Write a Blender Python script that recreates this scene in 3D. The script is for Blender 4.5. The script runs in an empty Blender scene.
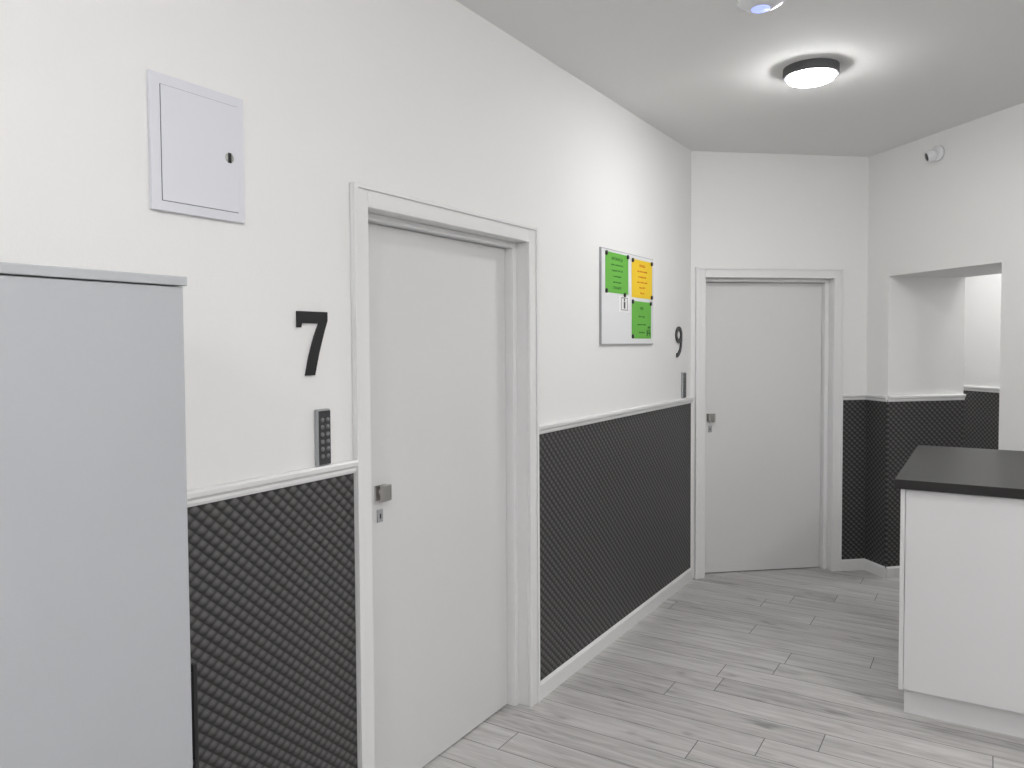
import bpy, bmesh, math, random
from mathutils import Matrix, Vector

H = 2.905          # ceiling height
CAM = Vector((1.722, 0.0, 1.615))

# ------------------------------------------------------------------ materials
def new_mat(name):
    m = bpy.data.materials.new(name); m.use_nodes = True
    nt = m.node_tree
    b = nt.nodes.get("Principled BSDF")
    return m, nt, b

def paint(name, col, rough=0.6, bump=0.0, scale=60, var=0.0, metal=0.0, spec=0.5):
    m, nt, b = new_mat(name)
    b.inputs["Roughness"].default_value = rough
    b.inputs["Metallic"].default_value = metal
    b.inputs["Specular IOR Level"].default_value = spec
    tc = nt.nodes.new("ShaderNodeTexCoord")
    nz = nt.nodes.new("ShaderNodeTexNoise"); nz.inputs["Scale"].default_value = scale
    nz.inputs["Detail"].default_value = 3
    nt.links.new(tc.outputs["Object"], nz.inputs["Vector"])
    mx = nt.nodes.new("ShaderNodeMix"); mx.data_type = 'RGBA'
    mx.inputs[6].default_value = tuple(max(0, c*(1-var)) for c in col) + (1,)
    mx.inputs[7].default_value = tuple(min(1, c*(1+var)) for c in col) + (1,)
    nt.links.new(nz.outputs["Fac"], mx.inputs[0])
    nt.links.new(mx.outputs[2], b.inputs["Base Color"])
    if bump > 0:
        bp = nt.nodes.new("ShaderNodeBump"); bp.inputs["Strength"].default_value = bump
        bp.inputs["Distance"].default_value = 0.002
        nt.links.new(nz.outputs["Fac"], bp.inputs["Height"])
        nt.links.new(bp.outputs["Normal"], b.inputs["Normal"])
    return m

def emis(name, col, s):
    m, nt, b = new_mat(name)
    b.inputs["Base Color"].default_value = (*col, 1)
    b.inputs["Emission Color"].default_value = (*col, 1)
    b.inputs["Emission Strength"].default_value = s
    return m

class N:
    def __init__(s, nt): s.nt = nt
    def m(s, op, a, b=None, c=None, clamp=False):
        n = s.nt.nodes.new("ShaderNodeMath"); n.operation = op; n.use_clamp = clamp
        for i, v in enumerate((a, b, c)):
            if v is None: continue
            if isinstance(v, (int, float)): n.inputs[i].default_value = v
            else: s.nt.links.new(v, n.inputs[i])
        return n.outputs[0]

def wallpaper_mat():
    m, nt, b = new_mat("quilted_wallpaper")
    k = N(nt)
    tc = nt.nodes.new("ShaderNodeTexCoord")
    sp = nt.nodes.new("ShaderNodeSeparateXYZ"); nt.links.new(tc.outputs["Object"], sp.inputs[0])
    cw, ch = 0.041, 0.037
    x = k.m('DIVIDE', k.m('ADD', sp.outputs[0], 10.0), cw)
    z = k.m('DIVIDE', k.m('ADD', sp.outputs[2], 10.0), ch)
    p = k.m('ADD', x, z); q = k.m('ADD', k.m('SUBTRACT', x, z), 400.0)
    fp = k.m('FRACT', p); fq = k.m('FRACT', q)
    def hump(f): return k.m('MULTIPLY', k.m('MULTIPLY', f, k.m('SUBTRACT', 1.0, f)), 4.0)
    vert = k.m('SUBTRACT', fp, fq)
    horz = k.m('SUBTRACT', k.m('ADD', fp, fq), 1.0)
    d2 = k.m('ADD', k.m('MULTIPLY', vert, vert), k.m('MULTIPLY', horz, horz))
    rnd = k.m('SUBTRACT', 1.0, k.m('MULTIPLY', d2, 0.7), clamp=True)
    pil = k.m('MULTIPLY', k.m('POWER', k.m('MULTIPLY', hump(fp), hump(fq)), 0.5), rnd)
    shade_grad = k.m('ADD', 0.46, k.m('ADD', k.m('MULTIPLY', vert, 0.72), k.m('MULTIPLY', horz, 0.16)), clamp=True)  # top-lit shading of each scale painted into the printed pattern's colour
    val = k.m('MULTIPLY', k.m('ADD', k.m('MULTIPLY', pil, 0.84), 0.16), shade_grad, clamp=True)
    fib = nt.nodes.new("ShaderNodeTexNoise"); fib.inputs["Scale"].default_value = 260
    nt.links.new(tc.outputs["Object"], fib.inputs["Vector"])
    val2 = k.m('MULTIPLY', val, k.m('ADD', 0.7, k.m('MULTIPLY', fib.outputs["Fac"], 0.6)))
    cr = nt.nodes.new("ShaderNodeValToRGB")
    e = cr.color_ramp.elements
    e[0].position = 0.04; e[0].color = (0.011, 0.011, 0.011, 1)
    e[1].position = 0.70; e[1].color = (0.135, 0.131, 0.131, 1)
    nt.links.new(val2, cr.inputs[0]); nt.links.new(cr.outputs[0], b.inputs["Base Color"])
    bp = nt.nodes.new("ShaderNodeBump"); bp.inputs["Strength"].default_value = 0.4
    bp.inputs["Distance"].default_value = 0.003
    nt.links.new(pil, bp.inputs["Height"]); nt.links.new(bp.outputs[0], b.inputs["Normal"])
    b.inputs["Roughness"].default_value = 0.5
    return m

def floor_mat():
    m, nt, b = new_mat("grey_oak_laminate")
    k = N(nt)
    tc = nt.nodes.new("ShaderNodeTexCoord")
    sp = nt.nodes.new("ShaderNodeSeparateXYZ"); nt.links.new(tc.outputs["Object"], sp.inputs[0])
    hw, L = 0.159, 1.285
    v = k.m('DIVIDE', k.m('ADD', sp.outputs[1], 10.03), hw)
    row = k.m('FLOOR', v); fv = k.m('SUBTRACT', v, row)
    wn = nt.nodes.new("ShaderNodeTexWhiteNoise"); wn.noise_dimensions = '1D'
    nt.links.new(row, wn.inputs["W"])
    u = k.m('ADD', k.m('DIVIDE', k.m('ADD', sp.outputs[0], 10), L), wn.outputs["Value"])
    col = k.m('FLOOR', u); fu = k.m('SUBTRACT', u, col)
    pid = k.m('ADD', k.m('MULTIPLY', row, 17.13), k.m('MULTIPLY', col, 3.71))
    wn2 = nt.nodes.new("ShaderNodeTexWhiteNoise"); wn2.noise_dimensions = '1D'
    nt.links.new(pid, wn2.inputs["W"])
    cmb = nt.nodes.new("ShaderNodeCombineXYZ")
    nt.links.new(k.m('ADD', k.m('MULTIPLY', sp.outputs[0], 1.3), k.m('MULTIPLY', wn2.outputs["Value"], 30)), cmb.inputs[0])
    nt.links.new(k.m('MULTIPLY', sp.outputs[1], 16), cmb.inputs[1])
    nt.links.new(pid, cmb.inputs[2])
    g1 = nt.nodes.new("ShaderNodeTexNoise"); g1.inputs["Scale"].default_value = 2.2
    g1.inputs["Detail"].default_value = 8; g1.inputs["Roughness"].default_value = 0.65
    g1.inputs["Distortion"].default_value = 0.6
    nt.links.new(cmb.outputs[0], g1.inputs["Vector"])
    cmb2 = nt.nodes.new("ShaderNodeCombineXYZ")
    nt.links.new(k.m('MULTIPLY', sp.outputs[0], 5), cmb2.inputs[0])
    nt.links.new(k.m('MULTIPLY', sp.outputs[1], 14), cmb2.inputs[1])
    nt.links.new(pid, cmb2.inputs[2])
    g2 = nt.nodes.new("ShaderNodeTexNoise"); g2.inputs["Scale"].default_value = 1.0
    g2.inputs["Detail"].default_value = 2
    nt.links.new(cmb2.outputs[0], g2.inputs["Vector"])
    knots = k.m('MULTIPLY', k.m('SUBTRACT', g2.outputs["Fac"], 0.64, clamp=True), 2.4)
    val = k.m('ADD', k.m('MULTIPLY', k.m('SUBTRACT', g1.outputs["Fac"], 0.5), 1.6),
              k.m('ADD', 0.5, k.m('MULTIPLY', k.m('SUBTRACT', wn2.outputs["Value"], 0.5), 0.22)))
    val = k.m('SUBTRACT', val, knots, clamp=True)
    cr = nt.nodes.new("ShaderNodeValToRGB")
    e = cr.color_ramp.elements
    e[0].position = 0.10; e[0].color = (0.25, 0.243, 0.24, 1)
    e[1].position = 0.78; e[1].color = (0.60, 0.59, 0.58, 1)
    x = e.new(0.42); x.color = (0.46, 0.45, 0.44, 1)
    nt.links.new(val, cr.inputs[0])
    s1 = k.m('LESS_THAN', fv, 0.022)
    s2 = k.m('LESS_THAN', fu, 0.003)
    seam = k.m('MAXIMUM', s1, s2)
    mx = nt.nodes.new("ShaderNodeMix"); mx.data_type = 'RGBA'
    mx.inputs[7].default_value = (0.11, 0.105, 0.10, 1)
    nt.links.new(seam, mx.inputs[0]); nt.links.new(cr.outputs[0], mx.inputs[6])
    nt.links.new(mx.outputs[2], b.inputs["Base Color"])
    b.inputs["Roughness"].default_value = 0.42
    bp = nt.nodes.new("ShaderNodeBump"); bp.inputs["Strength"].default_value = 0.25
    bp.inputs["Distance"].default_value = 0.001
    nt.links.new(k.m('SUBTRACT', val, seam), bp.inputs["Height"])
    nt.links.new(bp.outputs[0], b.inputs["Normal"])
    return m

M_WALL = paint("white_wall_paint", (0.835, 0.832, 0.826), 0.75, 0.12, 140, 0.01)
M_CEIL = paint("ceiling_paint", (0.85, 0.848, 0.842), 0.85, 0.1, 140, 0.01)
M_TRIM = paint("white_trim", (0.79, 0.79, 0.79), 0.35, 0.0)
M_DOOR = paint("white_door_laminate", (0.70, 0.70, 0.70), 0.4, 0.05, 200, 0.01)
M_CAB = paint("grey_white_cabinet", (0.42, 0.435, 0.455), 0.5, 0.05, 200, 0.015)
M_METAL = paint("powder_coated_steel", (0.72, 0.73, 0.78), 0.35)
M_CNT = paint("counter_white", (0.74, 0.74, 0.745), 0.35)
M_BLK = paint("black_plastic", (0.012, 0.012, 0.013), 0.35)
M_DGR = paint("dark_grey_plastic", (0.04, 0.042, 0.045), 0.4)
M_TOP = paint("black_worktop", (0.010, 0.009, 0.009), 0.36, 0.1, 300, 0.2)
M_RING = paint("graphite_ring", (0.07, 0.07, 0.075), 0.45)
M_STEEL = paint("brushed_steel", (0.50, 0.49, 0.47), 0.3, 0.1, 200, 0.05, metal=1.0)
M_SILV = paint("silver_plastic", (0.35, 0.36, 0.37), 0.4)
M_BTN = paint("button_grey", (0.17, 0.17, 0.18), 0.5)
M_WHB = paint("whiteboard_enamel", (0.80, 0.81, 0.83), 0.2)
M_GREEN = paint("green_paper", (0.14, 0.46, 0.06), 0.7)
M_YEL = paint("yellow_paper", (0.88, 0.60, 0.02), 0.7)
M_PAPER = paint("white_paper", (0.82, 0.82, 0.82), 0.7)
M_INKG = paint("dark_green_ink", (0.02, 0.12, 0.02), 0.8)
M_INKR = paint("red_ink", (0.65, 0.08, 0.02), 0.8)
M_DARK = paint("dark_gap", (0.03, 0.03, 0.03), 0.9)
M_SEAL = paint("grey_seal", (0.30, 0.30, 0.31), 0.8)
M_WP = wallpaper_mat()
M_FLOOR = floor_mat()
M_LED = emis("lamp_diffuser", (1.0, 0.99, 0.985), 125)
M_LED_UNSEEN = emis("unseen_lamp_diffuser", (1.0, 0.99, 0.985), 63)  # only for the unseen lamps added to fill the room
M_BLUE = emis("blue_indicator", (0.35, 0.42, 1.0), 1.0)

# ------------------------------------------------------------------ builder
def frame(o, d):
    d = Vector((d[0], d[1], 0)).normalized()
    n = Vector((-d.y, d.x, 0))
    m = Matrix.Identity(4)
    m.col[0] = (*d, 0); m.col[1] = (*n, 0); m.col[2] = (0, 0, 1, 0)
    m.col[3] = (o[0], o[1], o[2] if len(o) > 2 else 0, 1)
    return m
WORLD = Matrix.Identity(4)

class B:
    def __init__(s, name, fr=WORLD):
        s.name, s.fr, s.bm, s.mats = name, fr, bmesh.new(), []
    def _mi(s, m):
        if m not in s.mats: s.mats.append(m)
        return s.mats.index(m)
    def _faces(s, faces, m, smooth=False):
        i = s._mi(m)
        for f in faces: f.material_index = i; f.smooth = smooth
    def box(s, x0, x1, y0, y1, z0, z1, m, bev=0.0):
        vs = [s.bm.verts.new((x, y, z)) for z in (z0, z1) for y in (y0, y1) for x in (x0, x1)]
        q = [(0,2,3,1),(4,5,7,6),(0,1,5,4),(2,6,7,3),(0,4,6,2),(1,3,7,5)]
        fs = [s.bm.faces.new([vs[i] for i in t]) for t in q]
        s._faces(fs, m)
        if bev > 0:
            es = list({e for f in fs for e in f.edges})
            r = bmesh.ops.bevel(s.bm, geom=es, offset=bev, segments=2, affect='EDGES', profile=0.6)
            s._faces([f for f in r['faces']], m)
        return s
    def prism(s, pts, y0, y1, m):
        a = [s.bm.verts.new((p[0], y0, p[1])) for p in pts]
        b = [s.bm.verts.new((p[0], y1, p[1])) for p in pts]
        n = len(pts); fs = [s.bm.faces.new(a), s.bm.faces.new(list(reversed(b)))]
        for i in range(n):
            fs.append(s.bm.faces.new([a[i], b[i], b[(i+1) % n], a[(i+1) % n]]))
        s._faces(fs, m); return s
    def sweep(s, prof, x0, x1, m):
        a = [s.bm.verts.new((x0, p[0], p[1])) for p in prof]
        b = [s.bm.verts.new((x1, p[0], p[1])) for p in prof]
        n = len(prof); fs = [s.bm.faces.new(a), s.bm.faces.new(list(reversed(b)))]
        for i in range(n):
            fs.append(s.bm.faces.new([a[i], b[i], b[(i+1) % n], a[(i+1) % n]]))
        s._faces(fs, m); return s
    def ribbon(s, pts, w, y0, y1, m, closed=False):
        n = len(pts); L = []; R = []
        for i in range(n):
            if closed: p, q = pts[i-1], pts[(i+1) % n]
            else: p, q = pts[max(0, i-1)], pts[min(n-1, i+1)]
            d = Vector((q[0]-p[0], q[1]-p[1])).normalized(); nn = Vector((-d.y, d.x))*w/2
            L.append((pts[i][0]+nn.x, pts[i][1]+nn.y)); R.append((pts[i][0]-nn.x, pts[i][1]-nn.y))
        mk = lambda lst, y: [s.bm.verts.new((p[0], y, p[1])) for p in lst]
        a, b, c, d = mk(L, y0), mk(R, y0), mk(L, y1), mk(R, y1)
        fs = []; rng = range(n) if closed else range(n-1)
        for i in rng:
            j = (i+1) % n
            fs += [s.bm.faces.new([a[i], a[j], b[j], b[i]]), s.bm.faces.new([c[i], d[i], d[j], c[j]]),
                   s.bm.faces.new([a[i], c[i], c[j], a[j]]), s.bm.faces.new([b[i], b[j], d[j], d[i]])]
        if not closed:
            fs += [s.bm.faces.new([a[0], b[0], d[0], c[0]]), s.bm.faces.new([a[-1], c[-1], d[-1], b[-1]])]
        s._faces(fs, m); return s
    def lathe(s, prof, m, c=(0, 0, 0), axis='z', seg=48, smooth=True):
        rings = []
        for r, h in prof:
            if r < 1e-6:
                p = (c[0], c[1], c[2]+h) if axis == 'z' else (c[0], c[1]+h, c[2])
                rings.append([s.bm.verts.new(p)])
            else:
                rg = []
                for i in range(seg):
                    t = 2*math.pi*i/seg; ca, sa = r*math.cos(t), r*math.sin(t)
                    p = (c[0]+ca, c[1]+sa, c[2]+h) if axis == 'z' else (c[0]+ca, c[1]+h, c[2]+sa)
                    rg.append(s.bm.verts.new(p))
                rings.append(rg)
        fs = []
        for A, C in zip(rings, rings[1:]):
            for i in range(seg):
                j = (i+1) % seg
                if len(A) == 1: fs.append(s.bm.faces.new([A[0], C[i], C[j]]))
                elif len(C) == 1: fs.append(s.bm.faces.new([A[i], C[0], A[j]]))
                else: fs.append(s.bm.faces.new([A[i], C[i], C[j], A[j]]))
        s._faces(fs, m, smooth); return s
    def done(s, parent=None, bevel=0.0):
        bmesh.ops.recalc_face_normals(s.bm, faces=s.bm.faces[:])
        me = bpy.data.meshes.new(s.name); s.bm.to_mesh(me); s.bm.free()
        for m in s.mats: me.materials.append(m)
        o = bpy.data.objects.new(s.name, me); bpy.context.collection.objects.link(o)
        o.matrix_world = s.fr
        if parent:
            o.parent = parent; o.matrix_parent_inverse = parent.matrix_world.inverted()
        if bevel > 0:
            bv = o.modifiers.new("bev", 'BEVEL'); bv.width = bevel; bv.segments = 2; bv.limit_method = 'ANGLE'
        return o

def empty(name, fr):
    e = bpy.data.objects.new(name, None); e.empty_display_size = 0.1
    bpy.context.collection.objects.link(e); e.matrix_world = fr
    return e

def text(body, size, s, y, z, mat, fr, parent, align='CENTER', name="lettering", ext=0.0003):
    c = bpy.data.curves.new(name, 'FONT'); c.body = body; c.size = size; c.extrude = ext
    c.align_x = align; c.align_y = 'CENTER'; c.materials.append(mat)
    o = bpy.data.objects.new(name, c); bpy.context.collection.objects.link(o)
    loc = Matrix.Translation((s, y, z)) @ Matrix.Rotation(math.radians(90), 4, 'X')
    o.matrix_world = fr @ loc
    o.parent = parent; o.matrix_parent_inverse = parent.matrix_world.inverted()

# ------------------------------------------------------------------ layout
C0 = Vector((0, 5.087)); C1 = Vector((0.990, 5.933))
FL = frame((0, 0), (0, 1))
FB = frame(C0, C1-C0); LB = (C1-C0).length
D = Vector((0.7041, -0.7101)); Nn = Vector((0.7101, 0.7041))
FR = frame(C1, D)
OP0, OP1, OPH, TH = 0.215, 1.115, 2.058, 0.61
C2 = C1 + 1.32*D
FW = frame(C2, (1, 0))
XR, YB = 4.2, -2.6

D7 = (1.814, 2.976); D9 = (0.030, 1.112)
DH = 2.128

B("floor").box(-0.4, XR+0.2, YB-0.2, 8.2, -0.1, 0.0, M_FLOOR).done()
B("ceiling").box(-0.4, XR+0.2, YB-0.2, 8.2, H, H+0.1, M_CEIL).done()

w = B("wall_left", FL)
w.box(YB, D7[0]+.02, 0, .2, 0, H, M_WALL)
w.box(D7[0]+.02, D7[1]-.02, 0, .2, DH-.02, H, M_WALL)
WL = w.box(D7[1]-.02, C0.y, 0, .2, 0, H, M_WALL).done()
w = B("wall_back", FB)
w.box(-.2, D9[0]+.02, 0, .2, 0, H, M_WALL)
w.box(D9[0]+.02, D9[1]-.02, 0, .2, DH-.02, H, M_WALL)
WB = w.box(D9[1]-.02, LB, 0, .2, 0, H, M_WALL).done()
w = B("wall_right", FR)
w.box(0, OP0, 0, TH, 0, H, M_WALL)
w.box(OP0, OP1, 0, TH, OPH, H, M_WALL)
w.box(OP1, 1.32, 0, 1.6, 0, H, M_WALL)
w.box(-1.1, 0, .5, TH, 0, H, M_WALL)
WR = w.done()
WP = B("wall_passage", FR).box(-1.1, 1.115, 1.45, 1.6, 0, H, M_WALL).box(-1.2, -1.1, .5, 1.6, 0, H, M_WALL).done()
B("wall_counter_side", FW).box(0, XR-C2.x, 0, .15, 0, H, M_WALL).done()
B("wall_far_side").box(XR, XR+.15, YB, C2.y+.15, 0, H, M_WALL).done()
B("wall_behind").box(0, XR, YB-.15, YB, 0, H, M_WALL).done()

ZR0, ZR1, ZBB = 1.208, 1.250, 0.078
rail_prof = [(0, ZR0), (-.010, ZR0), (-.014, ZR0+.008), (-.014, ZR0+.016), (-.022, ZR0+.024), (-.024, ZR1-.006), (-.020, ZR1), (0, ZR1)]
base_prof = [(0, 0), (-.016, 0), (-.016, ZBB-.012), (-.010, ZBB-.003), (-.006, ZBB), (0, ZBB)]
FV = frame(C1 + OP0*D, Nn)
FP = frame(C1 + 1.45*Nn, D)
segs = [("left", FL, WL, [(YB, D7[0]), (D7[1], C0.y)]),
        ("back", FB, WB, [(D9[1], LB)]),
        ("right", FR, WR, [(0, OP0)]),
        ("reveal", FV, WR, [(0, TH)]),
        ("passage", FP, WP, [(-1.1, 1.115)])]
k = 1
for nm, fr, wl, ss in segs:
    a = B("wallpaper_dado", fr); r = B("trim_%d" % k, fr); c = B("baseboard_"+nm, fr); k += 1
    for s0, s1 in ss:
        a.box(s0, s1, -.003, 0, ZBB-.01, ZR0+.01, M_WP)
        r.sweep(rail_prof, s0, s1, M_TRIM)
        c.sweep(base_prof, s0, s1, M_TRIM)
    a.done(wl); r.done(); c.done()
B("baseboard_counter_side", FW).sweep(base_prof, 0, XR-C2.x, M_TRIM).done()

# ------------------------------------------------------------------ doors
def door(name, fr, s0, s1, hand_s, rec=0.09):
    root = empty(name, fr @ Matrix.Translation(((s0+s1)/2, 0, 0)))
    cw = 0.070
    f = B("frame", fr)
    for (a, b2, z0, z1) in ((s0, s0+cw, 0, DH), (s1-cw, s1, 0, DH), (s0+cw, s1-cw, DH-cw, DH)):
        f.box(a, b2, -.016, .0, z0, z1, M_TRIM)
    for (a, b2, z0, z1) in ((s0, s0+.016, 0, DH), (s1-.016, s1, 0, DH), (s0+.016, s1-.016, DH-.016, DH)):
        f.box(a, b2, -.023, -.016, z0, z1, M_TRIM)
    i0, i1, zh = s0+cw, s1-cw, DH-cw
    f.box(s0+.02, i0, 0, .15, 0, zh, M_TRIM); f.box(i1, s1-.02, 0, .15, 0, zh, M_TRIM)
    f.box(s0+.02, s1-.02, 0, .15, zh, DH-.02, M_TRIM)
    st, sh = .030, .024
    f.box(i0, i0+st, .05, .15, 0, zh, M_TRIM); f.box(i1-st, i1, .05, .15, 0, zh, M_TRIM)
    f.box(i0+st, i1-st, .05, .15, zh-sh, zh, M_TRIM)
    f.done(root, bevel=0.003)
    g = .0025
    B("leaf", fr).box(i0+st+g, i1-st-g, rec, rec+.04, .006, zh-sh-g, M_DOOR).done(root, bevel=0.001)
    B("gap_seal", fr).box(i0+st, i1-st, rec+.015, rec+.05, 0.004, zh-sh, M_SEAL).done(root)
    hs = hand_s; hz = 1.098
    h = B("handle", fr)
    h.box(hs-.026, hs+.026, rec-.008, rec, hz-.026, hz+.026, M_STEEL, .001)
    h.lathe([(0.012, 0), (0.012, -.022)], M_STEEL, (hs, rec-.006, hz), 'y', 20)
    h.box(hs-.024, hs+.024, rec-.036, rec-.024, hz-.028, hz+.028, M_STEEL, .002)
    h.box(hs-.016, hs+.012, rec-.005, rec, hz-.105, hz-.060, M_SILV, .001)
    h.box(hs-.005, hs+.000, rec-.0065, rec-.004, hz-.092, hz-.075, M_BLK)
    h.done(root)
    return root
door("door_1", FL, D7[0], D7[1], 2.040)
door("door_2", FB, D9[0], D9[1], D9[0]+.150)

# ------------------------------------------------------------------ numbers
e = B("door_number_seven", FL)
s0, z0 = 1.585, 1.525
e.prism([(s0+x, z0+y) for x, y in [(0,.190),(.120,.190),(.120,.164),(.106,.130),(.084,.066),(.066,0),(.030,0),(.046,.060),(.066,.114),(.086,.155),(.017,.155),(.014,.142),(0,.142)]], -.008, -.001, M_BLK)
e.done()
e = B("door_number_nine", FL)
cx, cz = 4.840, 1.668
e.ribbon([(cx+.046*math.cos(t), cz+.041*math.sin(t)) for t in [2*math.pi*i/40 for i in range(40)]], .027, -.008, -.001, M_BLK, True)
e.ribbon([(cx+.046, cz+.004), (cx+.046, cz-.030), (cx+.040, cz-.070), (cx+.026, cz-.100), (cx+.0, cz-.122), (cx-.022, cz-.130), (cx-.038, cz-.132)], .027, -.0078, -.001, M_BLK)
e.done()

# ------------------------------------------------------------------ keypads
def keypad(s, z):
    root = empty("keypad_lock", FL @ Matrix.Translation((s, -.001, z)))
    b = B("body", FL)
    b.box(s-.026, s+.026, -.017, -.001, z+.001, z+.172, M_SILV, .004)
    b.box(s-.023, s+.023, -.020, -.015, z+.005, z+.167, M_DGR, .001)
    b.done(root)
    q = B("buttons", FL)
    for r in range(6):
        for c in range(2):
            q.lathe([(0, -.0225), (.0065, -.0225), (.007, -.020)], M_BTN, (s-.011+c*.022, 0, z+.030+r*.022), 'y', 16)
    q.done(root)
keypad(1.676, ZR1); keypad(4.92, ZR1)

# ------------------------------------------------------------------ electrical panel
root = empty("electrical_panel", FL @ Matrix.Translation((1.26, 0, 2.1)))
b = B("box_frame", FL)
x0, x1, z0, z1 = 1.130, 1.402, 1.944, 2.274
b.box(x0, x1, -.012, 0, z0, z1, M_METAL, .002); b.done(root)
B("door_gap", FL).box(x0+.026, x1-.022, -.0128, -.011, z0+.024, z1-.026, M_DARK).done(root)
B("panel_door", FL).box(x0+.0270, x1-.0230, -.015, -.0125, z0+.0250, z1-.0270, M_METAL, .001).done(root)
l = B("cam_lock", FL)
l.lathe([(0, -.0165), (.009, -.0165), (.013, -.0165), (.013, -.014)], M_STEEL, (1.352, 0, 2.108), 'y', 24)
l.box(1.347, 1.356, -.018, -.016, 2.095, 2.121, M_BLK); l.done(root)

# ------------------------------------------------------------------ magnetic notice board
root = empty("notice_board", FL @ Matrix.Translation((4.0, 0, 1.85)))
b = B("board", FL)
b.box(3.645, 4.372, -.012, 0, 1.608, 2.114, M_SILV, .002)
b.box(3.650, 4.367, -.0135, -.011, 1.613, 2.109, M_WHB); b.done(root)
def sheet(nm, a0, a1, b0, b1, mat, ink, lines):
    B(nm, FL).box(a0, a1, -.0148, -.0136, b0, b1, mat).done(root)
    n = len(lines); hgt = (b1-b0)*.86/n
    for i, (t, sz) in enumerate(lines):
        text(t, sz, (a0+a1)/2, -.0150, b1-(b1-b0)*.08-hgt*(i+.5), ink, FL, root, name=nm+"_text")
T1 = [("INFORMACJA", .024), ("prosimy o zachowanie ciszy", .014), ("w godzinach 22.00 - 6.00", .014), ("na terenie obiektu", .014), ("quiet hours please", .014), ("DZIEKUJEMY", .020)]
T2 = [("UWAGA", .024), ("zakaz palenia w budynku", .015), ("no smoking inside", .016), ("oplata za palenie w pokoju", .014), ("wynosi 200 zl", .016), ("thank you", .016)]
T3 = [("WiFi", .026), ("haslo w recepcji", .014), ("password at reception", .014), ("tel. kontaktowy", .014)]
sheet("green_notice", 3.690, 3.990, 1.884, 2.098, M_GREEN, M_INKG, T1)
sheet("yellow_notice", 4.040, 4.345, 1.874, 2.090, M_YEL, M_INKR, T2)
sheet("green_wifi_notice", 4.040, 4.330, 1.642, 1.854, M_GREEN, M_INKG, T3)
q = B("wifi_code", FL)
random.seed(4)
for i in range(9):
    for j in range(9):
        if random.random() < .5: q.box(4.260+i*.0065, 4.2665+i*.0065, -.0153, -.0146, 1.655+j*.0065, 1.6615+j*.0065, M_INKG)
q.done(root)
B("small_card", FL).box(3.865, 4.010, -.0148, -.0136, 1.785, 1.875, M_PAPER).done(root)
q = B("small_card_pictogram", FL)
a0, a1, b0, b1 = 3.893, 3.982, 1.796, 1.866
for bx in ((a0, a1, b0, b0+.004), (a0, a1, b1-.004, b1), (a0, a0+.006, b0, b1), (a1-.006, a1, b0, b1)):
    q.box(bx[0], bx[1], -.0153, -.0146, bx[2], bx[3], M_BTN)
q.lathe([(0, -.0153), (.008, -.0153), (.008, -.0146)], M_BLK, ((a0+a1)/2, 0, 1.853), 'y', 20)
q.box(3.927, 3.948, -.0153, -.0146, 1.806, 1.842, M_BLK)
q.done(root)
q = B("magnets", FL)
for (a, z) in [(3.70,2.090),(3.980,2.090),(3.70,1.892),(4.05,2.082),(4.335,2.082),(4.335,1.884),(4.05,1.850),(4.32,1.847),(4.05,1.654),(3.937,1.880)]:
    q.lathe([(0, -.022), (.010, -.022), (.012, -.020), (.012, -.0148)], M_BLK, (a, 0, z), 'y', 20)
q.done(root)

# ------------------------------------------------------------------ tall cabinet (left)
CD = 0.38; CE = 0.954
root = empty("tall_cabinet", Matrix.Translation((CD/2, .3, 0)))
ct = 1.750
B("carcass").box(0.026, CD-.020, -.75, CE-.006, 0.06, ct-.018, M_CAB).box(0.03, CD-.06, -.73, CE-.03, 0, .06, M_CAB).done(root, bevel=.001)
B("cabinet_door").box(CD-.018, CD, -.749, CE-.006, .062, ct-.020, M_CAB).done(root, bevel=.0015)
B("top_board").box(0.026, CD+.006, -.756, CE, ct-.018, ct, M_CAB).done(root, bevel=.002)
h = B("pull_handle")
h.box(CD-.030, CD-.016, CE+.010, CE+.020, .75, .97, M_BLK, .002)
h.box(CD-.028, CD-.018, CE-.008, CE+.012, .765, .775, M_BLK); h.box(CD-.028, CD-.018, CE-.008, CE+.012, .945, .955, M_BLK)
h.done(root)

# ------------------------------------------------------------------ reception counter
root = empty("reception_counter", Matrix.Translation((2.4, 4.3, 0)))
X0, X1, Y0, Y1 = 1.408, 3.9, 3.67, 4.92
B("plinth").box(X0+.02, X1, Y0+.040, Y1-.02, 0, .112, M_CNT).done(root)
B("body").box(X0+.018, X1, Y0+.02, Y1, .112, .986, M_CNT).done(root)
B("end_panel").box(X0, X0+.018, Y0, Y1, .112, .986, M_CNT).done(root, bevel=.001)
B("front_panel").box(X0+.020, X1, Y0+.002, Y0+.02, .115, .983, M_CNT).done(root, bevel=.001)
B("worktop").box(X0-.022, X1, Y0-.022, Y1+.005, .988, 1.028, M_TOP).done(root, bevel=.002)

# ------------------------------------------------------------------ ceiling lamps
def lamp(x, y, led, big=False):
    fr = Matrix.Translation((x, y, H))
    root = empty("ceiling_lamp", fr)
    if not big:
        B("rim", fr).lathe([(.10, 0), (.125, 0), (.125, -.038), (.121, -.042), (.108, -.042), (.108, -.02)], M_RING, smooth=False, seg=64).done(root)
        B("diffuser", fr).lathe([(.106, -.020), (.106, -.049), (.100, -.058), (.085, -.064), (.05, -.068), (0, -.069)], led, smooth=True, seg=32).done(root)
    else:
        B("rim", fr).lathe([(.0, -.001), (.15, -.001), (.15, -.014), (.14, -.016), (0, -.016)], M_WHB, smooth=False, seg=48).done(root)
        B("diffuser", fr).lathe([(.17, -.018), (.175, -.05), (.16, -.10), (.11, -.13), (0, -.14)], led, smooth=True, seg=24).done(root)  # unseen lamps: globe shape made up to spread light onto the ceiling
lamp(0.99, 3.87, M_LED)
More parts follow.
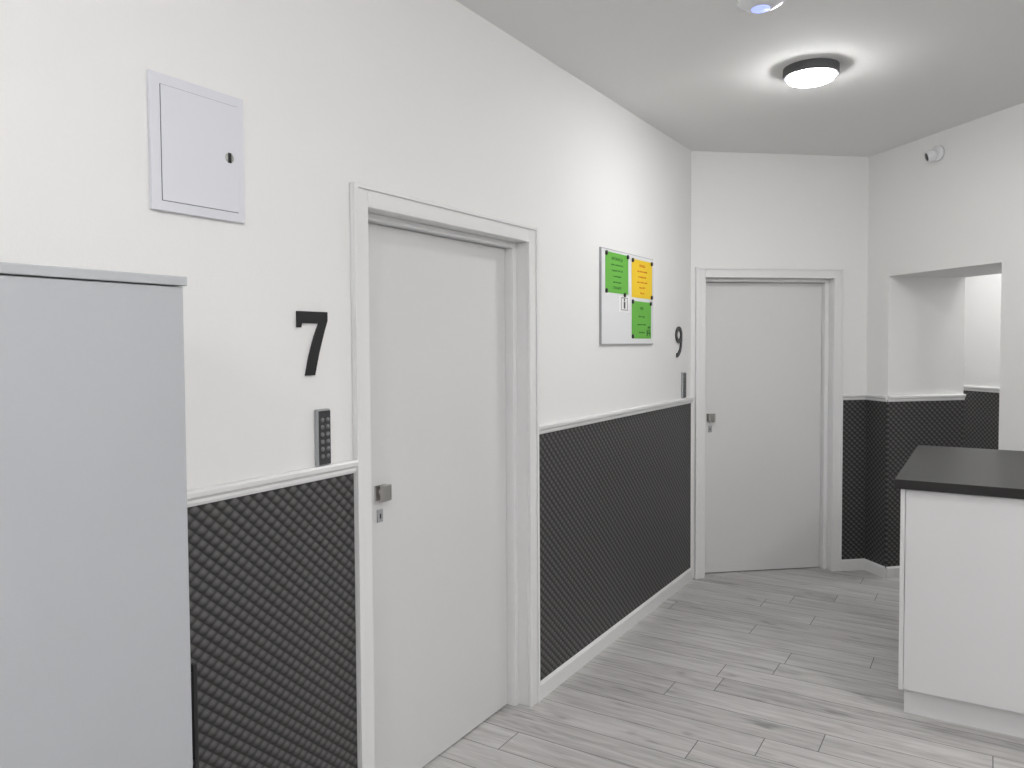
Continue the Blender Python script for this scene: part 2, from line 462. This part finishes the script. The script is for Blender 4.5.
lamp(1.9, 0.2, M_LED_UNSEEN, True)  # this and the next two: unseen lamps added for overall room light
lamp(1.9, -1.6, M_LED_UNSEEN, True)
lamp(3.4, 2.4, M_LED_UNSEEN, True)
p = C1 + 0.3*D + 1.05*Nn
lamp(p.x, p.y, M_LED)  # unseen lamp added to brighten the passage

fr = Matrix.Translation((0.970, 3.015, H))
root = empty("smoke_detector", fr)
B("housing", fr).lathe([(.085, 0), (.085, -.010), (.076, -.014), (.060, -.024), (.048, -.029), (.030, -.031), (0, -.031)], M_WHB, seg=48).done(root)
B("indicator", fr).lathe([(.034, -.0305), (.034, -.033), (0, -.034)], M_BLUE, seg=32).done(root)

fr = FR @ Matrix.Translation((.642, 0, 2.775))
root = empty("security_camera", fr)
B("mount", fr).lathe([(0, -.001), (.046, -.001), (.046, -.020), (.040, -.026), (0, -.026)], M_WHB, axis='y', seg=40).done(root)
bl = fr @ Matrix.Translation((-.012, -.045, -.012)) @ Matrix.Rotation(math.radians(-25), 4, 'Z') @ Matrix.Rotation(math.radians(18), 4, 'X')
B("turret_ball", bl).lathe([(0, .036), (.020, .030), (.034, .012), (.036, 0), (.034, -.014), (.028, -.026), (.026, -.028)], M_WHB, axis='y', seg=40).done(root)
B("lens", bl).lathe([(.027, -.026), (.024, -.029), (.012, -.030), (0, -.033)], M_BLK, axis='y', seg=32).done(root)

# ------------------------------------------------------------------ world & camera
wd = bpy.data.worlds.new("world"); bpy.context.scene.world = wd; wd.use_nodes = True
wd.node_tree.nodes["Background"].inputs[0].default_value = (.05, .05, .05, 1)

cam = bpy.data.cameras.new("camera"); co = bpy.data.objects.new("camera", cam)
bpy.context.collection.objects.link(co)
cam.sensor_width = 36; cam.lens = 771/1024*36; cam.clip_start = .02
pitch = 2.1
cam.shift_y = -(384-344-771*math.tan(math.radians(pitch)))/1024
R = Matrix.Rotation(math.radians(31.75), 4, 'Z') @ Matrix.Rotation(math.radians(90-pitch), 4, 'X') @ Matrix.Rotation(math.radians(-0.33), 4, 'Z')
co.matrix_world = Matrix.Translation(CAM) @ R
bpy.context.scene.camera = co
sc = bpy.context.scene
sc.view_settings.view_transform = 'Standard'
sc.view_settings.look = 'None'
sc.view_settings.exposure = 0.06
